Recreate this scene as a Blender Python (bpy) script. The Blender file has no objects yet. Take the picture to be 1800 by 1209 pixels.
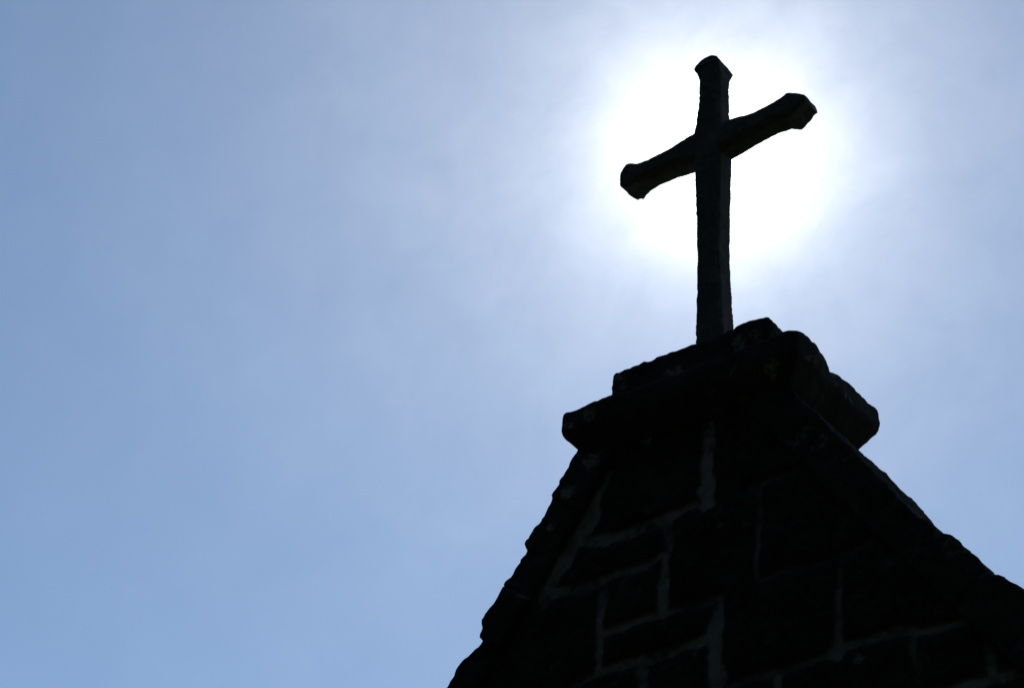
import bpy, bmesh, math, random
import numpy as np
from mathutils import Vector, Matrix, noise

random.seed(7)
rad = math.radians
S = bpy.context.scene
col = S.collection

# ------------------------------------------------------------------ camera
GZ = 6.08                                   # height of the traced origin above the ground
cam = bpy.data.cameras.new('camera')
cam.sensor_fit = 'HORIZONTAL'; cam.sensor_width = 36.0
cam.lens = 3800 / 1800 * 36
cam.clip_start = 0.05; cam.clip_end = 6000
cam_o = bpy.data.objects.new('camera', cam); col.objects.link(cam_o)
vd = Vector((-0.49781596, 0.65054957, 0.57355429))
vr = Vector((0.80911811, 0.58647581, 0.03706766))
vu = Vector((0.31226137, -0.48252603, 0.81832846))
cam_o.matrix_world = Matrix(((vr.x, vu.x, -vd.x, 3.09112), (vr.y, vu.y, -vd.y, -4.99372),
                             (vr.z, vu.z, -vd.z, -4.47939 + GZ), (0, 0, 0, 1)))
S.camera = cam_o

# ------------------------------------------------------------------ sky
SUN = Vector((-0.38953064, 0.65772352, 0.64472138)).normalized()
elev = math.asin(SUN.z); azim = math.atan2(SUN.x, SUN.y)
SKY_STRENGTH = 0.092
world = bpy.data.worlds.new('World'); S.world = world
world.use_nodes = True
nt = world.node_tree; nt.nodes.clear()
N = nt.nodes.new; LK = nt.links.new
def mth(op, a, b=None, c=None):
    n = N('ShaderNodeMath'); n.operation = op
    for i, v in enumerate((a, b, c)):
        if v is None: continue
        if isinstance(v, (int, float)): n.inputs[i].default_value = v
        else: LK(v, n.inputs[i])
    return n.outputs[0]
sky = N('ShaderNodeTexSky'); sky.sky_type = 'NISHITA'; sky.sun_disc = False
sky.sun_elevation = elev; sky.sun_rotation = azim
sky.altitude = 50; sky.air_density = 1.0; sky.dust_density = 0.0; sky.ozone_density = 1.4
tc = N('ShaderNodeTexCoord')
dotn = N('ShaderNodeVectorMath'); dotn.operation = 'DOT_PRODUCT'
nrm = N('ShaderNodeVectorMath'); nrm.operation = 'NORMALIZE'
LK(tc.outputs['Generated'], nrm.inputs[0]); LK(nrm.outputs[0], dotn.inputs[0])
dotn.inputs[1].default_value = SUN
theta = mth('MULTIPLY', mth('ARCCOSINE', mth('MINIMUM', dotn.outputs['Value'], 0.9999999)), 180 / math.pi)
# thin high cloud that scatters sunlight round the sun
def fbm(scale, det, rough, off, stretch=(1, 1, 1), dist=0.0):
    mp = N('ShaderNodeMapping'); LK(nrm.outputs[0], mp.inputs['Vector'])
    mp.inputs['Location'].default_value = off; mp.inputs['Scale'].default_value = stretch
    mp.inputs['Rotation'].default_value = (0.3, 0.5, 0.9)
    t = N('ShaderNodeTexNoise'); LK(mp.outputs[0], t.inputs['Vector'])
    t.inputs['Scale'].default_value = scale; t.inputs['Detail'].default_value = det
    t.inputs['Roughness'].default_value = rough; t.inputs['Distortion'].default_value = dist
    return t.outputs['Fac']
veil = fbm(4.0, 5, 0.5, (3.1, 1.7, 0.4), (1.0, 1.2, 1.1), 0.3)
wisp = fbm(22.0, 10, 0.62, (0.7, 4.2, 2.2), (1.0, 1.3, 1.15), 0.35)
cloud = mth('ADD', mth('MULTIPLY', mth('SUBTRACT', veil, 0.51), 0.8), mth('MULTIPLY', mth('SUBTRACT', wisp, 0.5), 1.25))
wide = mth('MULTIPLY', mth('EXPONENT', mth('DIVIDE', theta, -8.0)), 0.61)
core = mth('MULTIPLY', mth('EXPONENT', mth('DIVIDE', theta, -1.3)), 3.4)
cw = mth('MAXIMUM', mth('ADD', 1.0, mth("MULTIPLY", cloud, 0.48)), 0.1)
aur = mth('ADD', mth('MULTIPLY', wide, cw), mth('MULTIPLY', core, mth('ADD', 1.0, mth('MULTIPLY', cloud, 0.6))))
acol = N('ShaderNodeMix'); acol.data_type = 'RGBA'; acol.blend_type = 'MULTIPLY'; acol.inputs['Factor'].default_value = 1
LK(aur, acol.inputs['A']); acol.inputs['B'].default_value = (1.03, 1.0, 0.94, 1)
tint = N('ShaderNodeMix'); tint.data_type = 'RGBA'; tint.blend_type = 'MULTIPLY'; tint.inputs['Factor'].default_value = 1
LK(sky.outputs[0], tint.inputs['A']); tint.inputs['B'].default_value = (1.0, 1.04, 1.05, 1)
b1 = N('ShaderNodeBackground'); LK(tint.outputs['Result'], b1.inputs['Color']); b1.inputs['Strength'].default_value = SKY_STRENGTH
b2 = N('ShaderNodeBackground'); LK(acol.outputs['Result'], b2.inputs['Color']); b2.inputs['Strength'].default_value = 1.0
add = N('ShaderNodeAddShader'); LK(b1.outputs[0], add.inputs[0]); LK(b2.outputs[0], add.inputs[1])
out = N('ShaderNodeOutputWorld'); LK(add.outputs[0], out.inputs['Surface'])

# ------------------------------------------------------------------ sun
sl = bpy.data.lights.new('sun', 'SUN'); sl.energy = 2.5; sl.angle = rad(0.5); sl.color = (1.0, 0.95, 0.87)
so = bpy.data.objects.new('sun', sl); col.objects.link(so)
so.location = SUN * 40; so.rotation_euler = SUN.to_track_quat('Z', 'Y').to_euler()

vs = S.view_settings
S.display_settings.display_device = 'sRGB'
vs.view_transform = 'Standard'; vs.look = 'None'; vs.exposure = 0; vs.gamma = 1; vs.use_curve_mapping = False

# ------------------------------------------------------------------ materials
def mat_base(name):
    m = bpy.data.materials.new(name); m.use_nodes = True
    return m, m.node_tree, m.node_tree.nodes['Principled BSDF']
def tex(t, kind, vec, **kw):
    n = t.nodes.new(kind); t.links.new(vec, n.inputs['Vector'])
    for k, v in kw.items(): n.inputs[k].default_value = v
    return n
def ramp(t, fac, stops):
    r = t.nodes.new('ShaderNodeValToRGB'); t.links.new(fac, r.inputs[0])
    e = r.color_ramp.elements
    while len(e) < len(stops): e.new(0.5)
    for el, (p, c) in zip(e, stops): el.position = p; el.color = (*c, 1) if len(c) == 3 else c
    return r.outputs[0]
def mixc(t, fac, a, b):
    n = t.nodes.new('ShaderNodeMix'); n.data_type = 'RGBA'
    for s, v in (('Factor', fac), ('A', a), ('B', b)):
        if isinstance(v, (int, float)): n.inputs[s].default_value = v
        elif isinstance(v, tuple): n.inputs[s].default_value = (*v, 1)
        else: t.links.new(v, n.inputs[s])
    return n.outputs['Result']
def stone_mat(name, dark, light, lichen_amount=0.0, mortar=None, bump=0.6):
    m, t, p = mat_base(name)
    g = t.nodes.new('ShaderNodeTexCoord').outputs['Object']
    n1 = tex(t, 'ShaderNodeTexNoise', g, Scale=7.0, Detail=8.0, Roughness=0.65)
    n2 = tex(t, 'ShaderNodeTexNoise', g, Scale=55.0, Detail=6.0, Roughness=0.7)
    c = ramp(t, n1.outputs['Fac'], [(0.32, dark), (0.68, light)])
    c = mixc(t, 0.35, c, ramp(t, n2.outputs['Fac'], [(0.35, dark), (0.65, light)]))
    lw = tex(t, 'ShaderNodeTexNoise', g, Scale=9.0, Detail=5.0, Roughness=0.6, Distortion=0.8)
    lf = ramp(t, lw.outputs['Fac'], [(0.56, (0, 0, 0)), (0.66, (lichen_amount,) * 3)])
    lm = t.nodes.new('ShaderNodeMath'); lm.operation = 'MULTIPLY'; t.links.new(lf, lm.inputs[0])
    t.links.new(ramp(t, n2.outputs['Fac'], [(0.42, (0.0,) * 3), (0.58, (1,) * 3)]), lm.inputs[1])
    c = mixc(t, lm.outputs[0], c, (0.24, 0.25, 0.23))
    at = t.nodes.new('ShaderNodeAttribute'); at.attribute_name = 'lichen'
    lp = t.nodes.new('ShaderNodeMath'); lp.operation = 'MULTIPLY'
    t.links.new(at.outputs['Fac'], lp.inputs[0])
    t.links.new(ramp(t, n2.outputs['Fac'], [(0.38, (0.1,) * 3), (0.55, (1,) * 3)]), lp.inputs[1])
    c = mixc(t, lp.outputs[0], c, (0.30, 0.31, 0.29))
    if mortar:
        am = t.nodes.new('ShaderNodeAttribute'); am.attribute_name = 'mortar'
        mc = mixc(t, n2.outputs['Fac'], tuple(0.7 * v for v in mortar), mortar)
        c = mixc(t, am.outputs['Fac'], c, mc)
    t.links.new(c, p.inputs['Base Color'])
    p.inputs['Roughness'].default_value = 0.95
    p.inputs['Specular IOR Level'].default_value = 0.05
    b = t.nodes.new('ShaderNodeBump'); b.inputs['Strength'].default_value = bump; b.inputs['Distance'].default_value = 0.006
    t.links.new(n2.outputs['Fac'], b.inputs['Height']); t.links.new(b.outputs[0], p.inputs['Normal'])
    return m
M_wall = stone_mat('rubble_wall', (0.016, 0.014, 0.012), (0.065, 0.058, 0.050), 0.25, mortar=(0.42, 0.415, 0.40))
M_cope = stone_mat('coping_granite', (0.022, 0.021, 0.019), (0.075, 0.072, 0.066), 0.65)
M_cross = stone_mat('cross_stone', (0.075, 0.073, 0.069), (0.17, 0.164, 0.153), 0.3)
M_slate, t, p = mat_base('roof_slate')
g = t.nodes.new('ShaderNodeTexCoord').outputs['UV']
bk = t.nodes.new('ShaderNodeTexBrick'); t.links.new(g, bk.inputs['Vector'])
bk.inputs['Scale'].default_value = 1; bk.inputs['Brick Width'].default_value = 0.25; bk.inputs['Row Height'].default_value = 0.16
bk.inputs['Mortar Size'].default_value = 0.006
bk.inputs['Color1'].default_value = (0.05, 0.055, 0.065, 1); bk.inputs['Color2'].default_value = (0.085, 0.09, 0.1, 1)
bk.inputs['Mortar'].default_value = (0.015, 0.015, 0.017, 1)
t.links.new(bk.outputs['Color'], p.inputs['Base Color']); p.inputs['Roughness'].default_value = 0.9
M_grass, t, p = mat_base('grass')
g = t.nodes.new('ShaderNodeTexCoord').outputs['Object']
n1 = tex(t, 'ShaderNodeTexNoise', g, Scale=0.6, Detail=8.0, Roughness=0.7)
n2 = tex(t, 'ShaderNodeTexNoise', g, Scale=40.0, Detail=4.0)
c = mixc(t, n2.outputs['Fac'], ramp(t, n1.outputs['Fac'], [(0.3, (0.03, 0.05, 0.015)), (0.7, (0.06, 0.08, 0.025))]), (0.02, 0.03, 0.01))
t.links.new(c, p.inputs['Base Color']); p.inputs['Roughness'].default_value = 1.0; p.inputs['Specular IOR Level'].default_value = 0.1

# ------------------------------------------------------------------ helpers
def link(name, me, mat=None, parent=None):
    o = bpy.data.objects.new(name, me); col.objects.link(o)
    if mat: me.materials.append(mat)
    if parent: o.parent = parent
    return o
def mesh(name, verts, faces, smooth=True):
    me = bpy.data.meshes.new(name)
    me.from_pydata([tuple(map(float, v)) for v in verts], [], faces); me.update()
    if smooth: me.polygons.foreach_set('use_smooth', [True] * len(me.polygons))
    return me
def empty(name, loc=(0, 0, 0)):
    o = bpy.data.objects.new(name, None); col.objects.link(o); o.location = loc
    o.empty_display_size = 0.3
    return o
def nz(v, s, seed):
    return noise.noise(Vector(v) * s + Vector((seed * 3.7, seed * 1.3, -seed * 2.1)))
def fb(v, s, seed, o=4):
    return noise.fractal(Vector(v) * s + Vector((seed * 3.7, seed * 1.3, -seed * 2.1)), 1.0, 2.0, o)
def set_attr(me, name, vals):
    a = me.attributes.new(name, 'FLOAT', 'POINT'); a.data.foreach_set('value', np.asarray(vals, dtype=np.float32))
def rough_block(name, lo, hi, r=0.02, step=0.014, seed=1, big=0.010, fine=0.004, warp=None, to_world=None, spots=(), mat=None, parent=None, grow=0.0):
    """A worn block: a finely gridded rounded box, pushed about by noise."""
    lo = Vector(lo) - Vector((grow, 0, grow)); hi = Vector(hi) + Vector((grow, 0, grow)); d = hi - lo
    n = [max(2, int(round(d[i] / step))) for i in range(3)]
    idx = {}; verts = []; faces = []
    def vid(i, j, k):
        key = (i, j, k)
        if key not in idx:
            idx[key] = len(verts); verts.append((lo.x + d.x * i / n[0], lo.y + d.y * j / n[1], lo.z + d.z * k / n[2]))
        return idx[key]
    for ax in range(3):
        a, b = (ax + 1) % 3, (ax + 2) % 3
        for side in (0, n[ax]):
            for u in range(n[a]):
                for v in range(n[b]):
                    q = []
                    for du, dv in ((0, 0), (1, 0), (1, 1), (0, 1)):
                        c = [0, 0, 0]; c[ax] = side; c[a] = u + du; c[b] = v + dv; q.append(vid(*c))
                    faces.append(q if side else q[::-1])
    res = []; lich = []
    for co in verts:
        q = Vector(co)
        rr = r * (1.0 + 0.5 * nz(q, 6.0, seed + 9))
        inner = Vector([min(max(q[i], lo[i] + rr), hi[i] - rr) for i in range(3)])
        nrm_ = q - inner
        if nrm_.length > 1e-6:
            nrm_.normalize(); q = inner + nrm_ * rr
        q = q + nrm_ * (big * fb(q, 7.0, seed, 3) + fine * fb(q, 38.0, seed + 5, 4))
        if warp: q = Vector(warp(q))
        if to_world: q = Vector(to_world(q))
        res.append(q)
        lv = 0.0
        for (sx, sy, sz, sr) in spots:
            dd = (q - Vector((sx, sy, sz))).length / sr + 0.45 * nz(q, 45.0, 3)
            lv = max(lv, min(1.0, max(0.0, (1.0 - dd) * 4)))
        lich.append(lv)
    me = mesh(name, res, faces)
    set_attr(me, 'lichen', lich)
    return link(name, me, mat, parent)

# ------------------------------------------------------------------ ground
gr = bmesh.new()
bmesh.ops.create_circle(gr, cap_ends=True, segments=64, radius=3000)
me = bpy.data.meshes.new('ground'); gr.to_mesh(me); gr.free()
ground = link('ground', me, M_grass); ground['kind'] = 'structure'

# ------------------------------------------------------------------ chapel
chapel = empty('chapel', (0, 4.2, 0))
chapel['label'] = 'dark rubble stone gable with rough stepped cap stones under the cross'
chapel['category'] = 'chapel'
def P(o):                                   # keep the parts in world coordinates under the Empty
    o.parent = chapel; o.matrix_parent_inverse = Matrix.Translation((0, -4.2, 0)); return o
ZA, SL = -0.0926 + GZ, 1.3929               # apex of the coping's upper edge and its slope
hyp = math.hypot(SL, 1); RN = (SL / hyp, 1 / hyp); RD = (1 / hyp, -SL / hyp)
HALF = 2.6

# gable wall: face gridded finely where the joints are pointed with pale mortar
JOINTS = [
 [(-0.313,-0.756,0.0182),(-0.351,-0.843,0.0222),(-0.39,-0.938,0.0343),(-0.436,-0.985,0.0283),(-0.505,-1.068,0.0202),(-0.558,-1.157,0.0202)],
 [(-0.404,-0.987,0.0202),(-0.279,-1.011,0.0162),(-0.163,-1.002,0.0162),(-0.067,-0.993,0.0141),(-0.008,-0.984,0.0101),(0.043,-0.982,0.0081)],
 [(-0.534,-1.139,0.0162),(-0.434,-1.147,0.0141),(-0.324,-1.15,0.0141),(-0.255,-1.142,0.0101),(-0.163,-1.141,0.0101),(-0.095,-1.124,0.0101)],
 [(-0.08,-1.006,0.0141),(-0.087,-1.177,0.0141),(-0.096,-1.338,0.0141)],
 [(-0.327,-1.158,0.0141),(-0.328,-1.329,0.0141),(-0.334,-1.46,0.0162)],
 [(-0.321,-1.341,0.0101),(-0.2,-1.336,0.0101),(-0.09,-1.332,0.0121),(-0.055,-1.328,0.0101),(0.084,-1.338,0.0121)],
 [(-0.432,-1.49,0.0101),(-0.349,-1.47,0.0101),(-0.236,-1.465,0.0121),(-0.07,-1.471,0.0121),(0.081,-1.46,0.0141)],
 [(-0.174,-1.468,0.0141),(-0.17,-1.64,0.0141)],
 [(0.103,-1.347,0.0182),(0.091,-1.457,0.0182),(0.093,-1.641,0.0222)],
 [(0.075,-0.68,0.0182),(0.075,-0.729,0.0182),(0.069,-0.92,0.0202),(0.071,-0.989,0.0242)],
 [(0.22,-0.98,0.0101),(0.299,-0.981,0.0061),(0.385,-0.979,0.004)],
 [(0.254,-0.995,0.0061),(0.248,-1.192,0.0071),(0.242,-1.31,0.0061)],
 [(0.242,-1.314,0.003),(0.295,-1.314,0.0061),(0.384,-1.309,0.0061),(0.512,-1.307,0.004)],
 [(0.513,-1.308,0.0061),(0.501,-1.569,0.0091),(0.495,-1.619,0.0202)],
 [(0.476,-1.617,0.0162),(0.506,-1.609,0.0121),(0.603,-1.613,0.0121),(0.681,-1.599,0.0121),(0.741,-1.623,0.0121)],
 [(0.736,-1.621,0.0121),(0.728,-1.725,0.0071),(0.722,-1.802,0.004)],
 [(0.094,-1.636,0.0061),(0.173,-1.632,0.0121),(0.303,-1.633,0.0121),(0.37,-1.631,0.0081),(0.436,-1.623,0.0061),(0.483,-1.621,0.0101)],
 [(0.551,-1.31,0.0061),(0.618,-1.296,0.0101),(0.684,-1.354,0.0061)],
 [(0.296,-1.637,0.0121),(0.29,-1.80,0.0121)],
]
rng = random.Random(3)
zc_ = -1.64; first = True                   # courses carried on below the part one can see
while zc_ > -GZ:
    h = rng.uniform(0.16, 0.26)
    if not first:
        JOINTS.append([(-2.7, zc_ + rng.uniform(-.01, .01), 0.012), (0, zc_ + rng.uniform(-.01, .01), 0.012), (2.7, zc_, 0.012)])
    else:
        JOINTS.append([(-1.1, zc_, 0.010), (-0.6, zc_ + 0.005, 0.010), (-0.17, zc_, 0.010), (0.09, zc_, 0.010)])
        JOINTS.append([(0.74, zc_ + .01, 0.009), (1.2, zc_, 0.009)])
    x = -2.7
    while x < 2.7:
        x += rng.uniform(0.22, 0.55)
        if not (first and -0.9 < x < 0.85):
            JOINTS.append([(x, zc_, 0.012), (x + rng.uniform(-.02, .02), zc_ - h, 0.012)])
    zc_ -= h; first = False
xs = np.concatenate([np.arange(-2.62, -0.9, 0.04), np.arange(-0.9, 1.25, 0.008), np.arange(1.25, 2.63, 0.04)])
zs = np.concatenate([np.arange(-GZ - 0.05, -2.0, 0.04), np.arange(-2.0, -0.5, 0.008)])
X, Z = np.meshgrid(xs, zs)
best = np.full(X.shape, 9.0); power = np.ones(X.shape)
POW = {2: 0.75, 5: 0.75, 10: 0.45, 11: 0.45, 12: 0.35, 13: 0.6, 14: 0.55, 15: 0.4, 16: 0.5, 17: 0.35, 9: 0.85, 8: 0.75}
nf = np.array([[fb((x, 0.0, z), 14.0, 4, 3) for x in xs] for z in zs])
nb = np.array([[fb((x, 0.3, z), 5.0, 6, 3) for x in xs] for z in zs])
nh = np.array([[fb((x, 0.6, z), 45.0, 8, 3) for x in xs] for z in zs])
Xw = X + 0.006 * nb; Zw = Z + 0.006 * nf
for ji, J in enumerate(JOINTS):
    for (ax, az, aw), (bx, bz, bw) in zip(J[:-1], J[1:]):
        dx, dz = bx - ax, bz - az
        tt = np.clip(((Xw - ax) * dx + (Zw - az) * dz) / (dx * dx + dz * dz + 1e-9), 0, 1)
        dist = np.hypot(Xw - ax - tt * dx, Zw - az - tt * dz)
        w = aw + (bw - aw) * tt
        dj = dist - 1.18 * w * (1 + 0.5 * nf + 0.22 * nh)
        power = np.where(dj < best, POW.get(ji, 0.7), power); best = np.minimum(best, dj)
mort = np.clip(0.5 - (best + 0.004 * nh) / 0.011, 0, 1) * power * np.clip(0.75 + 0.8 * nb + 0.5 * nh, 0.15, 1)
face = np.clip(best / 0.03, 0, 1) ** 0.6
Y = -0.015 * face - 0.010 * nb - 0.007 * nh * (0.35 + 0.65 * face) - 0.005 * nf * face
nfar = (np.abs(X) - 0.0) * RN[0] + (Z + GZ - ZA) * RN[1]
keep = nfar < -0.05
vid = -np.ones(X.shape, int); vid[keep] = np.arange(keep.sum())
verts = np.stack([X[keep], Y[keep], Z[keep] + GZ], 1)
faces = []
for i in range(len(zs) - 1):
    for j in range(len(xs) - 1):
        q = (vid[i, j], vid[i, j + 1], vid[i + 1, j + 1], vid[i + 1, j])
        if min(q) >= 0: faces.append([int(k) for k in q])
nv = len(verts)
# the wall's body behind that face: back, top slopes and ends
ez = ZA - SL * HALF - 0.09 * hyp
zk = -0.56 + GZ; xk = (ZA - 0.09 * hyp - zk) / SL
body = [(-HALF, 0.012, -0.05), (HALF, 0.012, -0.05), (HALF, 0.012, ez), (xk, 0.012, zk), (-xk, 0.012, zk), (-HALF, 0.012, ez)]
allv = [tuple(v) for v in verts] + body + [(x, 0.44, z) for x, y, z in body]
faces += [[nv + k for k in range(6)], [nv + 11 - k for k in range(6)]]
for k in range(6):
    a, b = nv + k, nv + (k + 1) % 6
    faces.append([b, a, a + 6, b + 6])
me = mesh('gable_wall', allv, faces)
set_attr(me, 'mortar', np.concatenate([mort[keep], np.zeros(12)]))
sp = np.zeros(X.shape)
for (sx, sz, sr) in ((-0.153, -0.69, .02), (0.119, -1.089, .014), (0.567, -1.665, .018), (0.021, -1.501, .015)):
    sp = np.maximum(sp, np.clip((1 - np.hypot(X - sx, Z - sz) / sr + 0.5 * nh) * 3, 0, 1))
set_attr(me, 'lichen', np.concatenate([sp[keep] * 0.6, np.zeros(12)]))
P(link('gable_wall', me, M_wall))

# coping: one worn stone after another down each slope
PL = [(0.4,0.012),(0.688,0.013),(0.721,0.014),(0.751,0.011),(0.807,0.015),(0.863,0.007),(0.881,-0.007),(0.926,0.0),(0.998,0.007),(1.047,0.004),(1.063,-0.005),(1.126,0.0),(1.199,-0.001),(1.213,-0.013),(1.25,-0.016),(1.293,-0.003),(1.336,-0.008),(1.389,-0.039),(1.426,-0.031),(1.469,-0.014),(1.511,-0.005),(1.581,-0.015)]
PR = [(0.4,-0.012),(1.082,-0.013),(1.155,-0.021),(1.245,-0.03),(1.314,-0.032),(1.363,-0.029),(1.407,-0.031),(1.452,-0.023),(1.483,-0.024),(1.5,-0.031),(1.52,-0.032),(1.553,-0.023),(1.625,-0.023),(1.697,-0.021),(1.721,-0.03),(1.747,-0.025),(1.76,-0.015),(1.811,-0.009),(1.858,-0.001)]
cuts_l = [0.45, 0.872, 1.056, 1.206, 1.386]
cuts_r = [0.45, 0.93, 1.312, 1.503, 1.722]
LEN = HALF * hyp
spots_c = [(-0.509, -0.04, -0.907 + GZ, .022), (-0.356, -0.04, -0.70 + GZ, .04), (-0.445, -0.04, -0.80 + GZ, .03)]
seed = 20
for sg, prof, cuts in ((-1, PL, cuts_l), (1, PR, cuts_r)):
    r2 = random.Random(11 + sg)
    cuts = list(cuts); last = prof[-1][0] if sg < 0 else 1.95
    cuts.append(max(last, cuts[-1] + 0.2))
    while cuts[-1] < LEN - 0.35: cuts.append(cuts[-1] + r2.uniform(0.2, 0.34))
    cuts.append(LEN + 0.02)
    pd = np.array([a for a, b in prof]); pn = np.array([b for a, b in prof])
    for a, b in zip(cuts[:-1], cuts[1:]):
        seed += 1
        def warp(q, pd=pd, pn=pn, sg=sg):
            k = min(1.0, max(0.0, (q.z + 0.12) / 0.1))
            off = float(np.interp(q.x, pd, pn)) if q.x < pd[-1] else 0.012 * nz((q.x, 0, 0), 6.0, seed)
            off += 0.005 if sg < 0 else -0.003 - 0.017 * min(1.0, max(0.0, (1.62 - q.x) / 0.25))
            return (q.x, q.y, q.z + k * off)
        def tw(q, sg=sg):
            x = q.x * RD[0] + q.z * RN[0]; z = q.x * RD[1] + q.z * RN[1]
            return (sg * x, q.y, ZA + z)
        near = b < 2.2
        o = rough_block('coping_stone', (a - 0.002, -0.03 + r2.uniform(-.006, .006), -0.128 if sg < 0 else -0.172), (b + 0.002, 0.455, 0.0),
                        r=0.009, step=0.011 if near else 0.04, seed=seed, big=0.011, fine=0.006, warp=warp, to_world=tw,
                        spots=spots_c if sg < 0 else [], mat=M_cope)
        if sg > 0: pass
        else: o.data.flip_normals()
        P(o)

# corbelled bed stone and cap stone at the apex
def corbel(q):
    z = q.z - GZ
    k = min(1.0, max(0.0, (-0.595 - z) / 0.085))
    x = q.x * (1 - 0.15 * k); y = 0.205 + (q.y - 0.205) * (1 - 0.17 * k)
    d = math.dist((q.x, q.y, z), (0.45, 0.168, -0.515))
    c = max(0.0, 1 - d / 0.05)
    e = max(0.0, 1 - math.dist((q.x, q.y, z), (0.45, -0.02, -0.515)) / 0.14)
    return (x - 0.012 * c + 0.010 * e, y, q.z - 0.036 * c + 0.010 * e)
P(rough_block('bed_stone', (-0.449, -0.080, -0.680 + GZ), (0.440, 0.480, -0.512 + GZ), r=0.024, step=0.012, seed=61, big=0.008, fine=0.004, grow=0.006,
    warp=corbel, spots=[(0.35, -0.078, -0.63 + GZ, .034), (0.342, -0.07, -0.67 + GZ, .03), (-0.33, -0.078, -0.56 + GZ, .03), (-0.42, -0.07, -0.57 + GZ, .02)], mat=M_cope))
def cap(q):
    c = max(0.0, 1 - math.dist((q.x, q.y), (-0.151, 0.004)) / 0.02)
    return (q.x, q.y, q.z - 0.010 * c * (q.z - GZ > -0.42))
P(rough_block('cap_stone', (-0.300, 0.002, -0.522 + GZ), (0.300, 0.408, -0.358 + GZ), r=0.020, step=0.012, seed=77, big=0.008, fine=0.005, grow=0.006,
    warp=cap, spots=[(-0.055, 0.004, -0.47 + GZ, .045), (0.2, 0.004, -0.43 + GZ, .03)], mat=M_cope))

# the nave behind the gable
ROOF_N = -0.16
def slope_pt(sg, d, n, y): return (sg * (d * RD[0] + n * RN[0]), y, ZA + d * RD[1] + n * RN[1])
for sg in (-1, 1):
    d0, d1 = -ROOF_N * SL, LEN + 0.28
    v = [slope_pt(sg, d, n, y) for y in (0.456, 8.3) for d, n in ((d0, ROOF_N), (d1, ROOF_N), (d1, ROOF_N - 0.05), (d0, ROOF_N - 0.05))]
    f = [[0, 1, 2, 3], [7, 6, 5, 4], [0, 4, 5, 1], [1, 5, 6, 2], [2, 6, 7, 3]]
    if sg < 0: f = [q[::-1] for q in f]
    me = mesh('roof', v, f, False)
    uv = me.uv_layers.new(name='UVMap')
    for l in me.loops:
        i = l.vertex_index; uv.data[l.index].uv = ((8.3 if i > 3 else 0.456), (0 if i % 4 in (0, 3) else d1 - d0))
    P(link('roof', me, M_slate))
    x0, x1 = sorted((sg * 2.2, sg * (HALF - 0.02)))
    zt = ZA - SL * HALF - 0.24 * hyp
    v = [(x, y, z) for z in (-0.05, zt) for x, y in ((x0, 0.45), (x1, 0.45), (x1, 8.0), (x0, 8.0))]
    me = mesh('side_wall', v, [[3, 2, 1, 0], [4, 5, 6, 7], [0, 1, 5, 4], [1, 2, 6, 5], [2, 3, 7, 6], [3, 0, 4, 7]], False)
    P(link('side_wall', me, M_wall))
zt = ZA - SL * HALF - 0.24 * hyp
prof = [(-HALF + .05, -0.05), (HALF - .05, -0.05), (HALF - .05, zt), (0, ZA - 0.24 * hyp), (-HALF + .05, zt)]
v = [(x, 8.003, z) for x, z in prof] + [(x, 8.25, z) for x, z in prof]
f = [[0, 1, 2, 3, 4], [9, 8, 7, 6, 5]] + [[(k + 1) % 5, k, k + 5, (k + 1) % 5 + 5] for k in range(5)]
P(link('rear_wall', mesh('rear_wall', v, f, False), M_wall))

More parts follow.
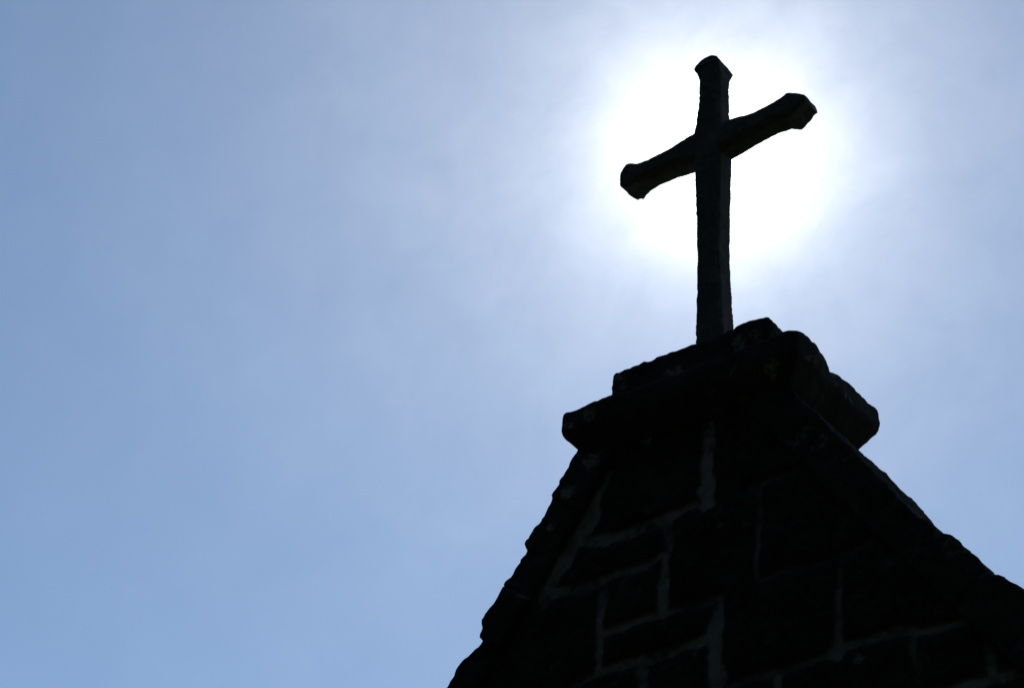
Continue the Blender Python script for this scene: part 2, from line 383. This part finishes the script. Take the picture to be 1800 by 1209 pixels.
# ------------------------------------------------------------------ stone cross
YC, ZC = 0.205, 0.6375 + GZ
cross = empty('stone_cross', (0, YC, -0.358 + GZ))
cross['label'] = 'weathered dark stone cross with flared pointed arms on top of the gable cap stone'
cross['category'] = 'cross'
GROW = 0.0042
def loft(name, rings, axis, seed, chamf=0.008, step=0.005, amp=1.0):
    """rings: (s, lo, hi, half_depth_front, half_depth_back) along the axis; chamfered rectangular section, both ends closed."""
    R = np.array(rings); s0, s1 = R[0, 0], R[-1, 0]
    n = int((s1 - s0) / step); ss = np.unique(np.concatenate([np.linspace(s0, s1, n), R[:, 0]]))
    keepv = [ss[0]]
    for q in ss[1:]:
        if q - keepv[-1] > 0.0012: keepv.append(q)
    ss = np.array(keepv)
    C = [np.interp(ss, R[:, 0], R[:, k]) for k in range(1, 5)]
    verts = []; faces = []; m = None
    for i, s in enumerate(ss):
        lo, hi, bf, bb = (c[i] for c in C)
        ch = min(max(0.020 - (bf - 0.038) * 1.7, 0.005), (hi - lo) * 0.3, (bf + bb) * 0.3)
        gr_ = GROW + 0.42 * max(0.0, ch - 0.008); lo -= gr_; hi += gr_; bf += gr_; bb += gr_
        corners = [(lo + ch, -bf), (hi - ch, -bf), (hi, -bf + ch), (hi, bb - ch), (hi - ch, bb), (lo + ch, bb), (lo, bb - ch), (lo, -bf + ch)]
        pts = []
        for k in range(8):
            a, b = corners[k], corners[(k + 1) % 8]
            div = 7 if k % 2 == 0 else 4
            for t in range(div): pts.append((a[0] + (b[0] - a[0]) * t / div, a[1] + (b[1] - a[1]) * t / div))
        m = len(pts); cx, cy = (lo + hi) / 2, (bb - bf) / 2
        for (a, y) in pts:
            co = (s, y, a) if axis == 'x' else (a, y, s)
            dr = Vector((a - cx, y - cy)); L = dr.length or 1
            chip = max(0.0, nz(co, 26.0, seed + 6) - (0.2 if bf > 0.0475 + GROW else 0.38)) * (0.012 + (0.018 if bf > 0.0475 + GROW else 0.0))
            e = amp * (0.0022 * fb(co, 14.0, seed, 3) + 0.0016 * fb(co, 70.0, seed + 1, 4) * (0.4 + abs(nz(co, 9.0, seed + 8)) * 2)) - chip
            a2 = a + dr.x / L * e; y2 = y + dr.y / L * e
            s2 = s + amp * (0.003 + (0.006 if bf > 0.0475 + GROW else 0)) * nz(co, 42.0, seed + 2)
            verts.append((s2, y2, a2) if axis == 'x' else (a2, y2, s2))
    for i in range(len(ss) - 1):
        for k in range(m):
            q = [i * m + k, i * m + (k + 1) % m, (i + 1) * m + (k + 1) % m, (i + 1) * m + k]
            faces.append(q if axis == 'z' else q[::-1])
    c0 = list(range(m)); c1 = list(range((len(ss) - 1) * m, len(ss) * m))
    faces.append(c0[::-1] if axis == 'z' else c0); faces.append(c1 if axis == 'z' else c1[::-1])
    me = mesh(name, [(x, y, z) for x, y, z in verts], faces)
    o = link(name, me, M_cross, cross)
    o.location = (0, 0, ZC - cross.location.z)
    return o
shaft = [(-1.015,-0.066,0.036,.043,.043),(-0.8615,-0.0642,0.032,.042,.042),(-0.7882,-0.0625,0.030,.042,.042),(-0.714,-0.061,0.0275,.042,.042),(-0.6584,-0.059,0.0263,.042,.042),
 (-0.515,-0.0537,0.0215,.042,.042),(-0.2603,-0.0547,0.0302,.042,.042),(-0.115,-0.0575,0.0385,.043,.043),(-0.05,-0.0585,0.0431,.043,.043),(0.0669,-0.0597,0.0415,.043,.043),
 (0.145,-0.0472,0.0389,.040,.040),(0.217,-0.0393,0.0377,.037,.037),(0.27,-0.0366,0.0389,.037,.037),(0.3186,-0.0334,0.0425,.041,.041),(0.3496,-0.041,0.0465,.047,.047),
 (0.3680,-0.0487,0.0488,.052,.052),(0.396,-0.030,0.034,.044,.048),(0.420,-0.012,0.014,.028,.036),(0.436,-0.001,0.003,.012,.020)]
loft('shaft', shaft, 'z', 31)
bar = [(-0.3850,-0.030,-0.010,.042,.022),(-0.3790,-0.044,0.012,.046,.034),(-0.3650,-0.051,0.034,.047,.042),(-0.3522,-0.054,0.0466,.048,.047),(-0.3402,-0.0524,0.0445,.047,.047),(-0.3104,-0.0379,0.0357,.043,.043),(-0.2643,-0.0355,0.0375,.038,.038),
 (-0.2451,-0.0353,0.0391,.038,.038),(-0.1768,-0.0351,0.0475,.037,.037),(-0.1075,-0.0429,0.0600,.038,.038),(-0.061,-0.050,0.0695,.039,.039),(0.0443,-0.0533,0.067,.039,.039),
 (0.0855,-0.0455,0.0639,.039,.039),(0.159,-0.0327,0.0545,.037,.037),(0.1761,-0.031,0.0528,.037,.037),(0.2459,-0.0231,0.0552,.038,.038),(0.2961,-0.0232,0.0576,.043,.043),
 (0.3279,-0.0345,0.0619,.047,.047),(0.3332,-0.0367,0.060,.047,.047),(0.366,-0.012,0.044,.046,.046),(0.396,0.010,0.025,.045,.045)]
loft('crossbar', bar, 'x', 47)

# ------------------------------------------------------------------ unseen trees, added to darken the gable
M_bark, t, p = mat_base('bark')
g = t.nodes.new('ShaderNodeTexCoord').outputs['Object']
n1 = tex(t, 'ShaderNodeTexNoise', g, Scale=4.0, Detail=6.0)
t.links.new(ramp(t, n1.outputs['Fac'], [(0.3, (0.03, 0.022, 0.016)), (0.7, (0.08, 0.06, 0.045))]), p.inputs['Base Color'])
p.inputs['Roughness'].default_value = 1.0
M_leaf, t, p = mat_base('shade_tree_needles')
g = t.nodes.new('ShaderNodeTexCoord').outputs['Object']
n1 = tex(t, 'ShaderNodeTexNoise', g, Scale=1.3, Detail=5.0)
t.links.new(ramp(t, n1.outputs['Fac'], [(0.3, (0.012, 0.022, 0.010)), (0.7, (0.028, 0.045, 0.018))]), p.inputs['Base Color'])
p.inputs['Roughness'].default_value = 0.9; p.inputs['Specular IOR Level'].default_value = 0.1
def tree_meshes(seed, height):
    r = random.Random(seed)
    tv, tf = [], []
    rings = 9; seg = 10
    for i in range(rings):
        k = i / (rings - 1); rr = 0.42 * (1 - k) ** 0.8 + 0.03 + (0.25 if i == 0 else 0)
        for j in range(seg):
            a = 2 * math.pi * j / seg
            tv.append((rr * math.cos(a) + 0.2 * math.sin(k * 4 + seed), rr * math.sin(a) + 0.15 * math.cos(k * 5 + seed), k * height * 0.93))
    for i in range(rings - 1):
        for j in range(seg):
            tf.append([i * seg + j, i * seg + (j + 1) % seg, (i + 1) * seg + (j + 1) % seg, (i + 1) * seg + j])
    for b in range(14):                       # limbs
        z0 = height * r.uniform(0.15, 0.8); a = r.uniform(0, 6.28); L = 2.4 * (1 - z0 / height) + 0.8
        base = len(tv)
        for q, rr in ((0, 0.10), (1, 0.02)):
            for j in range(5):
                an = 2 * math.pi * j / 5
                tv.append((math.cos(a) * L * q - math.sin(a) * rr * math.cos(an), math.sin(a) * L * q + math.cos(a) * rr * math.cos(an), z0 + 0.5 * L * q + rr * math.sin(an)))
        for j in range(5): tf.append([base + j, base + (j + 1) % 5, base + 5 + (j + 1) % 5, base + 5 + j])
    lv, lf = [], []
    for c in range(260):                      # leaf clumps, each of many small sprays
        k = r.random() ** 0.8; z = height * (0.08 + 0.92 * k)
        R = 3.3 * (1 - k) ** 0.6 * (0.8 + 0.35 * nz((k * 3, seed, c * 0.01), 2.0, seed)) + 0.25
        a = r.uniform(0, 6.28); q = R * math.sqrt(r.uniform(0.15, 1))
        cx, cy = q * math.cos(a), q * math.sin(a); cr = r.uniform(0.5, 0.95)
        for n_ in range(34):
            d = Vector((r.gauss(0, 1), r.gauss(0, 1), r.gauss(0, 0.8))).normalized() * cr * r.uniform(0.5, 1)
            o = Vector((cx, cy, z)) + d
            u = Vector((r.gauss(0, 1), r.gauss(0, 1), r.gauss(0, 1))).normalized(); w = u.orthogonal().normalized()
            e = r.uniform(0.13, 0.24)
            b = len(lv)
            lv += [o - u * e, o + w * e * 0.55, o + u * e, o - w * e * 0.55]; lf.append([b, b + 1, b + 2, b + 3])
    return mesh('trunk', tv, tf), mesh('crown', lv, lf, False)
kinds = [tree_meshes(s_, h_) for s_, h_ in ((5, 17.0), (9, 19.0), (13, 18.0))]
for tm, cm in kinds: tm.materials.append(M_bark); cm.materials.append(M_leaf)
r3 = random.Random(2)
for row, (dist, count, off) in enumerate(((11.5, 11, 0.0), (15.5, 12, 0.5))):  # two rows out of view, placed to block sky light from the wall
    for i in range(count):
        a = rad(-100 + 200 * (i + off * 0.6) / (count - 1)); d_ = dist + r3.uniform(-0.6, 0.6)
        root = empty('shade_tree', (d_ * math.sin(a), -d_ * math.cos(a), 0))
        root.rotation_euler.z = r3.uniform(0, 6.28); sc = r3.uniform(0.92, 1.1); root.scale = (sc, sc, sc)
        root['label'] = 'tall dark evergreen tree added out of view to shade the stone gable'
        root['category'] = 'tree'; root['group'] = 'unseen trees added to shade the gable'
        tm, cm = kinds[(i + row) % 3]
        link('trunk', tm, None, root); link('crown', cm, None, root)
